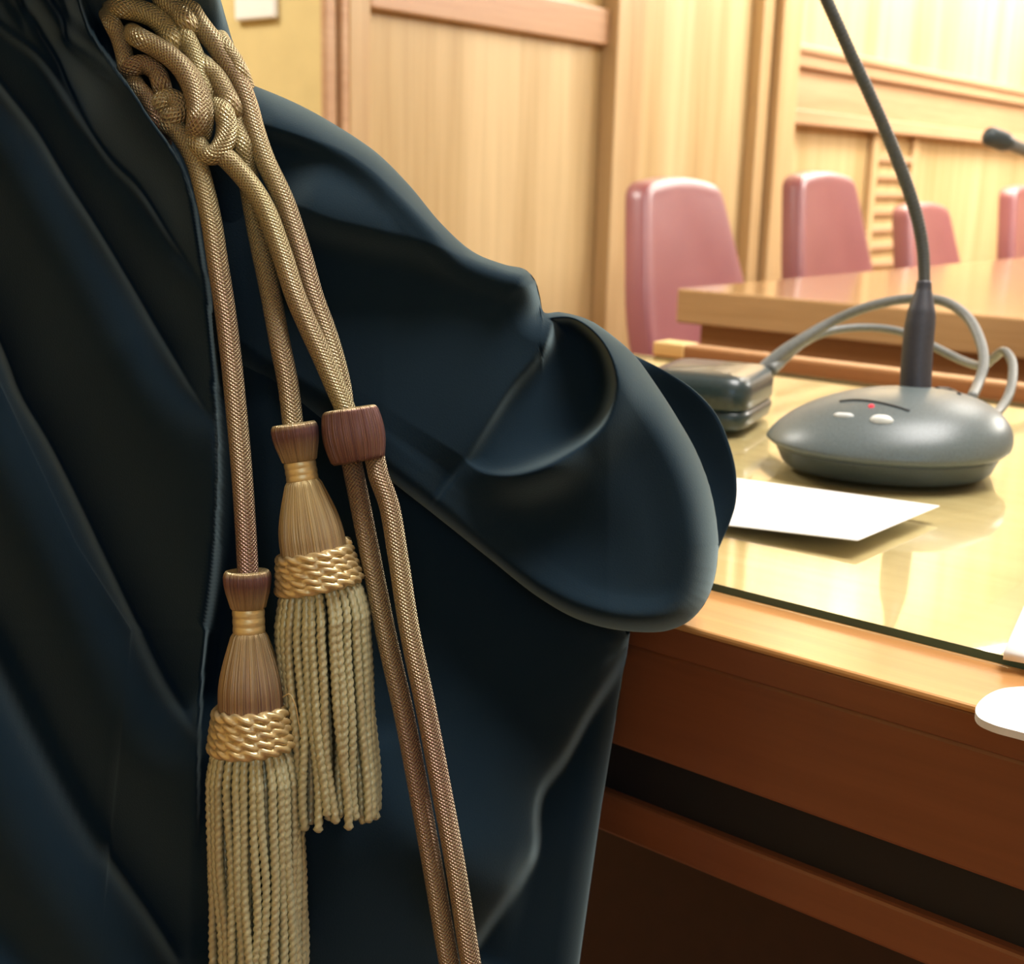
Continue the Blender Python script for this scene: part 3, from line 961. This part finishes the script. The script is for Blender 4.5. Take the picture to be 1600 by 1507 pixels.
tx = round_off(TOP); bx_ = round_off(BOT)
xs = np.r_[np.linspace(250, 1040, 340)[:-1], 1040 + 83 * np.sin(np.linspace(0, np.pi / 2, 50))]
yt = np.interp(xs, tx[:, 0], tx[:, 1]); yb = np.interp(xs, bx_[:, 0], bx_[:, 1])
nv = 280
sv = np.linspace(0, 1, nv)
sv = sv * 0.7 + 0.3 * (1 - np.cos(np.pi * sv)) / 2
PX = np.repeat(xs[None, :], nv, 0)
ker = np.hanning(61); ker /= ker.sum()
yts = np.convolve(np.pad(yt, 30, mode='edge'), ker, 'valid')
w_ = np.interp(xs, [980, 1060], [1, 0]); yts = yts * w_ + yt * (1 - w_)
PY = yts[None, :] + (yb - yts)[None, :] * sv[:, None] + (yt - yts)[None, :] * (1 - sv[:, None]) ** 5
base = np.interp(PX, [250, 340, 400, 600, 800, 950, 1123], [0.535, 0.514, 0.510, 0.512, 0.522, 0.530, 0.548])
D = base + 0.0
S1 = [(390, 188), (422, 198), (476, 214), (534, 235), (579, 264), (620, 301), (666, 346), (703, 384), (735, 402)]
S2 = [(420, 300), (476, 326), (517, 342), (587, 359), (653, 375), (724, 400), (777, 417), (820, 432), (870, 455), (940, 495), (1000, 540)]
S0 = [(400, 250), (450, 265), (520, 300), (570, 322)]
DR = [(862, 505), (858, 525), (849, 548), (801, 604), (763, 661), (728, 718)]
SW = [(858, 498), (895, 498), (930, 522), (952, 555), (962, 600), (950, 650), (925, 682), (890, 707), (850, 728), (800, 742), (755, 738), (728, 722)]
D = D + fold(PX, PY, S1, lip=0.005, lipw=20, drop=0.005, dropw=28, run=60, flip=-1, a=0.1, b=0.2)
D = D + fold(PX, PY, S2, lip=0.012, lipw=38, drop=0.013, dropw=75, run=170, flip=-1, a=0.12, b=0.36)
# hanging end of the upper arm cloth overlapping the forearm, and the swirl round the elbow
hole = np.array(list(catmull(DR, 40)) + list(catmull(SW, 60))[::-1])
ins = np.zeros(PX.shape, bool)
for q0, q1 in zip(hole, np.roll(hole, -1, 0)):
    cr = ((q0[1] > PY) != (q1[1] > PY))
    xi = (q1[0] - q0[0]) * (PY - q0[1]) / (q1[1] - q0[1] + 1e-9) + q0[0]
    ins ^= cr & (PX < xi)
dh = pdist(PX, PY, np.vstack([hole, hole[:1]]))[0]
proj = (PX - 740) * 0.75 - (PY - 725) * 0.66
D = D + np.where(ins, (1 - np.exp(-dh / 8)) * (0.004 + 0.00006 * np.clip(proj, 0, 400)), 0)
dD, sD, tD = pdist(PX, PY, smooth_poly([(745, 690), (728, 718), (681, 787), (655, 822)], 40))
D = D + 0.005 * (1 - np.exp(-dD / 5)) * np.exp(-dD / 70) * (sD < 0) * (~ins) * np.clip((tD - 0.2) / 0.2, 0, 1) * ends(tD, 0, 0.1)
dS, sS, tS = pdist(PX, PY, smooth_poly(SW, 90))
D = D - 0.009 * np.exp(-(dS / 42) ** 2) * np.where(sS > 0, 1, np.exp(-dS / 10)) * ends(tS, 0.15, 0.3)
D = D + ridge(PX, PY, [(925, 700), (890, 716), (850, 734), (800, 745), (750, 738), (722, 716)], 0.008, 42, 0.35, 0.5)
#BOWL
D = D - ridge(PX, PY, [(640, 750), (720, 800), (790, 822), (860, 835), (930, 840), (1010, 830)], 0.014, 80, 0.45, 0.5)
LF = [(530, 690), (593, 737), (675, 797), (763, 866), (839, 926), (914, 960), (990, 974), (1053, 966), (1092, 940), (1130, 900)]
D = D + ridge(PX, PY, LF, 0.010, 26, 0.05, 0.25)
D = D + ridge(PX, PY, [(975, 560), (1030, 640), (1070, 730), (1090, 830), (1085, 920), (1050, 1000)], 0.005, 55, 0.3, 0.4)
D = blur(D, 2)
relief('gown_sleeve', PX, PY, D, 0.085, 52, 0.030, MAT['gown'], person, sides=(1, 1, 0, 1))

# --- far side of the sleeve opening
FB_ = np.array([(990, 560), (1018, 598), (1053, 653), (1084, 709), (1104, 764), (1113, 815), (1116, 855)], float)     # rim of the sleeve, near side
RB = np.array([(985, 552), (1041, 581), (1085, 611), (1118, 647), (1138, 691), (1150, 740), (1149, 790), (1120, 866)], float)  # rim, far side
nn = 80
fb = catmull(FB_, nn); rb = catmull(RB, nn)
tt = np.linspace(0, 1, 60)[None, :]
k_ = np.sin(np.pi * np.linspace(0, 1, nn))[:, None] ** 0.6
PX = fb[:, 0:1] * (1 - tt) + rb[:, 0:1] * tt - 62 * k_ * np.sin(np.pi * tt) ** 0.8
PY = fb[:, 1:2] * (1 - tt) + rb[:, 1:2] * tt
D = 0.576 + (0.626 - 0.576) * tt ** 0.8 + 0.022 * k_ * np.sin(np.pi * tt)
Vf = P(PX, PY, D); n_, m_ = PX.shape
gx = np.cross(np.gradient(Vf, axis=0), np.gradient(Vf, axis=1)); gx /= np.linalg.norm(gx, axis=-1, keepdims=True) + 1e-12
sg = np.sign((gx[n_ // 2, m_ // 2] @ fwd))
Vb = Vf + gx * sg * 0.002
V_ = np.vstack([Vf.reshape(-1, 3), Vb.reshape(-1, 3)]); F_ = []
q_ = lambda i, j: i * m_ + j
for i in range(n_ - 1):
    for j in range(m_ - 1):
        F_.append((q_(i, j), q_(i + 1, j), q_(i + 1, j + 1), q_(i, j + 1)))
        F_.append(tuple(n_ * m_ + v for v in (q_(i, j), q_(i, j + 1), q_(i + 1, j + 1), q_(i + 1, j))))
ring = [q_(0, j) for j in range(m_ - 1)] + [q_(i, m_ - 1) for i in range(n_ - 1)] + [q_(n_ - 1, j) for j in range(m_ - 1, 0, -1)] + [q_(i, 0) for i in range(n_ - 1, 0, -1)]
for a_, b_ in zip(ring, ring[1:] + ring[:1]):
    F_.append((a_, b_, n_ * m_ + b_, n_ * m_ + a_))
build('sleeve_cuff', V_, F_, MAT['lining'], person)

# ------------------------------------------------------------------ gold tasselled cord
RC = 0.0040
cord = thing('tasselled_cord', 'gold knotted cord with two tassels hanging down the front of the dark gown', 'cord', tuple(P(330, 230, 0.488)))


def add_cord(name, pts, r=RC, t0=0.3, t1=0.3, n=None):
    L_ = sum(math.hypot(pts[i + 1][0] - pts[i][0], pts[i + 1][1] - pts[i][1]) for i in range(len(pts) - 1))
    n = n or max(16, int(L_ / 5))
    pa = px_path(pts, n)
    tone = np.linspace(t0, t1, n) + 0.12 * np.sin(np.linspace(0, L_ / 60, n) + t0 * 9)
    return tube(name, pa, r, MAT['braid'], cord, 20, tone)


def pd(pts, d0, d1=None):
    d1 = d0 if d1 is None else d1
    n = len(pts)
    return [(p[0], p[1], (p[2] if len(p) > 2 else 0) + d0 + (d1 - d0) * i / max(1, n - 1)) for i, p in enumerate(pts)]


# hanging strands
add_cord('hanging_cord', pd([(255, 176, .004), (264, 193), (277, 204), (294, 228), (308, 258), (320, 300), (331, 350), (340, 410), (351, 480), (361, 560), (370, 650), (378, 740), (384, 830), (388, 905)], 0.486, 0.488), RC, 0.15, 0.8)
add_cord('hanging_cord', pd([(346, 168, .004), (360, 172), (368, 198), (379, 228), (386, 262, .004), (393, 310, .006), (405, 375, .006), (422, 455, .004), (438, 540), (450, 600), (459, 675)], 0.492, 0.490), RC, 0.1, 0.45)
add_cord('hanging_cord', pd([(338, 238, .003), (352, 246), (368, 262), (390, 288), (414, 327), (440, 396), (462, 464), (484, 515), (504, 558), (523, 602), (543, 648), (560, 700), (580, 705), (592, 745), (608, 790), (622, 870), (640, 985), (664, 1100), (688, 1225), (711, 1350), (736, 1507), (752, 1600)], 0.486, 0.496), RC, 0.2, 0.75)
add_cord('hanging_cord', pd([(282, -60), (290, -5), (303, 24), (318, 46), (337, 70), (354, 98), (374, 131), (387, 164), (398, 204), (414, 250), (438, 300), (449, 327), (471, 396), (490, 464), (509, 516), (522, 558), (533, 605), (543, 690), (552, 735), (562, 785), (577, 860), (605, 1000), (632, 1120), (655, 1240), (675, 1350), (702, 1507), (720, 1600)], 0.490, 0.500), RC, 0.35, 0.7)

# knot: the crossing strands
KN = [
    ([(168, 22, .006), (176, 38), (186, 58), (193, 80), (198, 106), (202, 124, .004)], 0.487, 0.0034, 0.15, 0.4),
    ([(192, 124, .014), (197, 112, .004), (209, 104), (227, 101), (244, 112), (252, 132), (256, 150, .004)], 0.485, 0.0037, 0.7, 0.3),
    ([(208, 122, .006), (217, 138), (230, 152), (241, 172), (249, 195, .002), (256, 222, .014)], 0.485, 0.0032, 0.4, 1.0),
    ([(206, 52, .010), (222, 62), (245, 74), (268, 90), (288, 112), (302, 140), (308, 166), (308, 190), (304, 214, .006)], 0.481, 0.0040, 0.1, 0.6),
    ([(262, 82, .004), (286, 100), (306, 126), (318, 154), (322, 184), (318, 212, .004), (310, 228, .010)], 0.483, 0.0030, 0.6, 0.1),
    ([(176, 12, .008), (194, 12), (218, 17), (241, 27), (259, 44), (272, 66), (284, 96, .012)], 0.486, 0.0042, 0.4, 0.05),
    ([(282, 40, .010), (290, 58), (299, 76), (308, 98), (315, 122), (321, 150), (327, 182, .006)], 0.487, 0.0038, 0.0, 0.0),
    ([(344, 60, .006), (352, 74), (367, 96), (376, 114), (385, 138, .004)], 0.492, 0.0034, 0.1, 0.3),
    ([(244, -40), (252, -8), (264, 6), (279, 18), (292, 36), (299, 54, .006)], 0.487, 0.0042, 0.05, 0.15),
    ([(210, -40), (224, -18), (246, -2), (268, 14), (276, 30, .008)], 0.492, 0.0042, 0.25, 0.1),
    ([(246, 176, .006), (251, 163), (263, 155), (275, 160), (279, 173), (270, 184), (256, 188, .004)], 0.485, 0.0042, 0.1, 0.25),
    ([(310, 96, .008), (322, 106), (338, 122), (351, 144), (361, 166), (366, 186, .006)], 0.488, 0.0040, 0.05, 0.35),
    ([(298, 196, .010), (306, 222), (320, 240), (336, 241), (350, 222), (354, 198), (350, 176), (338, 158, .006)], 0.485, 0.0040, 0.05, 0.2),
    ([(326, 150, .006), (340, 160), (352, 180), (364, 210), (376, 240, .008)], 0.490, 0.0038, 0.0, 0.0),
    ([(346, 84, .004), (360, 112), (366, 140), (362, 168), (352, 190, .006)], 0.494, 0.0036, 0.2, 0.3),
    ([(232, -30), (250, 20), (262, 60), (280, 96), (298, 140), (306, 190)], 0.496, 0.0040, 0.2, 0.2),
]
for pts, d0, r, t0, t1 in KN:
    add_cord('knot_strand', pd(pts, d0), r, t0, t1, n=40)


def tassel(ax_top, y_marks, dd, tilt, seed, lens):
    """ax_top (x, y): top of the cap; y_marks: px lengths along the axis; returns the tassel"""
    g = np.random.default_rng(seed)
    px = dd / FPX
    o0 = P(ax_top[0], ax_top[1], dd)
    o1 = P(ax_top[0] + tilt * 100, ax_top[1] + 100, dd + 0.002)
    ax = (o1 - o0) / np.linalg.norm(o1 - o0)
    cap, nk, hd_, rp, fr = [v * px for v in y_marks]          # ends of cap, neck, head, rope; fringe length
    ra = g.normal(0, 1, 360)

    def thr(th, s):
        return 1 + 0.012 * ra[(th / (2 * np.pi) * 360).astype(int) % 360]
    bend = P(ax_top[0] + tilt * 100 + 2 * (tilt - .02) * 0, ax_top[1] + 100, dd) - o0
    down_ = P(ax_top[0] + 2.5, ax_top[1] + 100, dd + 0.002) - o0
    down_ /= np.linalg.norm(down_)
    # head (bell of straight threads) is the tassel's own mesh
    pr = [(nk - 0.001, 22 * px), (nk + 0.0008, 27 * px)] + [(nk + (hd_ - nk) * t, (27 + 24 * math.sin(min(1, t * 1.02) * math.pi / 2) ** 1.1) * px) for t in np.linspace(0.06, 1, 18)] + [(hd_ + (rp - hd_) * 0.6, 54 * px)]
    head = lathe('tassel', pr, o0, ax, MAT['threads'], cord, 360, tone=np.linspace(0.1, 0.55, len(pr)) + (0.2 if seed == 5 else -0.1), radial=thr)
    # cap: flared cup with a rolled rim
    pc = [(cap * 0.35, 14 * px), (cap * 0.12, 22 * px), (0.0, 29 * px), (-0.0006, 32 * px), (0.0004, 35 * px), (cap * 0.14, 36.5 * px), (cap * 0.32, 36 * px), (cap * 0.55, 33.5 * px), (cap * 0.8, 29.5 * px), (cap * 0.97, 27 * px), (cap, 25.5 * px), (cap * 0.97, 22 * px)]
    lathe('cap', pc, o0, ax, MAT['threads'], head, 240, tone=[0.0, 0.0, -0.1, 0.0, 0.5, 1.0, 0.95, 0.7, 0.45, 0.3, 0.2, 0.2], radial=thr)
    pn = [(cap - 0.001, 22 * px)] + [(cap + (nk - cap) * t, (24.5 + 0.7 * abs(math.sin(t * 9))) * px) for t in np.linspace(0, 1, 24)] + [(nk + 0.001, 22 * px)]
    lathe('neck_band', pn, o0, ax, MAT['twist'], head, 64, tone=0.0)
    # rope binding: coils of twisted rope on the widening foot of the head
    side = np.cross(ax, fwd); side /= np.linalg.norm(side); dep = np.cross(side, ax)
    Vs, Fs, Us = [], [], []; off = 0
    nc = 5; rr = (rp - hd_) / (2 * nc) * 1.16
    th = np.linspace(0, 2 * np.pi * nc, 190 * nc)
    s_ = hd_ + rr * 0.8 + (rp - hd_ - 1.6 * rr) * th / th[-1]
    rad = (52 + 11 * th / th[-1]) * px
    tl = -0.06 * np.cos(th) * rad
    pa = o0 + (s_ + tl)[:, None] * ax + rad[:, None] * (np.cos(th)[:, None] * side + np.sin(th)[:, None] * dep)
    V, F, UV = tube_geo(pa, rr, 14, lobes=3, lobe_amp=0.3, pitch=0.017)
    build('rope_binding', V, F, MAT['twist'], head, None, True, seam_uv(UV), np.full(len(V), 0.12))
    # fringe: rings of twisted strands
    k = 0
    for ring, (cnt, r0, r1) in enumerate(((30, 66, 70), (20, 46, 50))):
        for j in range(cnt):
            a = 2 * np.pi * (j + 0.5 * ring + g.uniform(-.22, .22)) / cnt
            ln = fr * g.uniform(*lens)
            nS = 90
            tt_ = np.linspace(0, 1, nS)
            wob = g.uniform(0.6, 1.8) * px * 2.8
            ph = g.uniform(0, 6.3, 4)
            r_ = (r0 - 12 + (12 + (r1 - r0) * 1.0) * np.clip(tt_ * 7, 0, 1) ** 0.6 + 3.5 * np.sin(tt_ * 2.3 + ph[0]) * tt_) * px
            aa = a + 0.05 * np.sin(tt_ * 5 + ph[1]) * tt_ + g.uniform(-.06, .06) * tt_
            bl_ = np.clip(tt_ * 5, 0, 1)[:, None]
            c0 = o0 + (rp - 0.0015) * ax + (ln * tt_)[:, None] * ((1 - 0.75 * bl_) * ax + 0.75 * bl_ * down_)
            flat = 0.72
            pth = c0 + r_[:, None] * (np.cos(aa)[:, None] * side + flat * np.sin(aa)[:, None] * dep)
            pth = pth + (wob * np.sin(tt_ * 9 + ph[2]) * tt_)[:, None] * side + (wob * np.sin(tt_ * 7 + ph[3]) * tt_)[:, None] * dep
            rs = 6.6 * px * np.r_[np.full(nS - 3, 1.0), 0.95, 1.1, 0.7]
            V, F, UV = tube_geo(pth, rs, 10, lobes=2, lobe_amp=0.22, pitch=0.0062)
            build('fringe_strand', V, F, MAT['fringe'], head, None, True, seam_uv(UV), np.full(len(V), g.uniform(-.1, .3)))
    return head


tl_ = tassel((386, 894), (58, 96, 206, 284, 372), 0.489, 0.035, 5, (0.98, 1.04))
tm_ = tassel((459, 664), (58, 88, 192, 262, 375), 0.491, 0.16, 6, (0.95, 1.05))
tl_['label'] = 'lower left tassel with rose brown head'
tm_['label'] = 'upper tassel beside the slide bead'

# slide bead on the two right hand strands
bp0, bp1 = P(546, 640, 0.490), P(560, 722, 0.491)
ba = (bp1 - bp0); bl = np.linalg.norm(ba); ba /= bl
bx = 0.490 / FPX
rb_ = rng.normal(0, 1, 360)
prb = [(0.006, 26 * bx), (0.001, 33 * bx), (-0.0004, 38 * bx), (0.0, 41 * bx)] + [(bl * t, (43 + 6.5 * math.sin(math.pi * t) - 2 * t) * bx) for t in np.linspace(0.05, 0.95, 14)] + [(bl, 38 * bx), (bl - 0.001, 32 * bx), (bl - 0.006, 26 * bx)]
tb = np.r_[[0.0, 0.0, 0.1, 0.4], np.full(14, 0.95), [0.8, 0.6, 0.6]]
sb = lathe('slide_bead', prb, bp0, ba, MAT['threads'], cord, 360, tone=tb, radial=lambda th, s: 1 + 0.010 * rb_[(th / (2 * np.pi) * 360).astype(int) % 360], squash=0.8)
sb['label'] = 'rose brown thread bead holding two strands'
# stray thread by the lower tassel
tube('loose_thread', px_path([(442, 1090, 0.478), (452, 1085, 0.476), (460, 1098, 0.476), (466, 1125, 0.478), (470, 1150, 0.48)], 24), 0.00022, MAT['twist'], cord, 6, np.zeros(24))
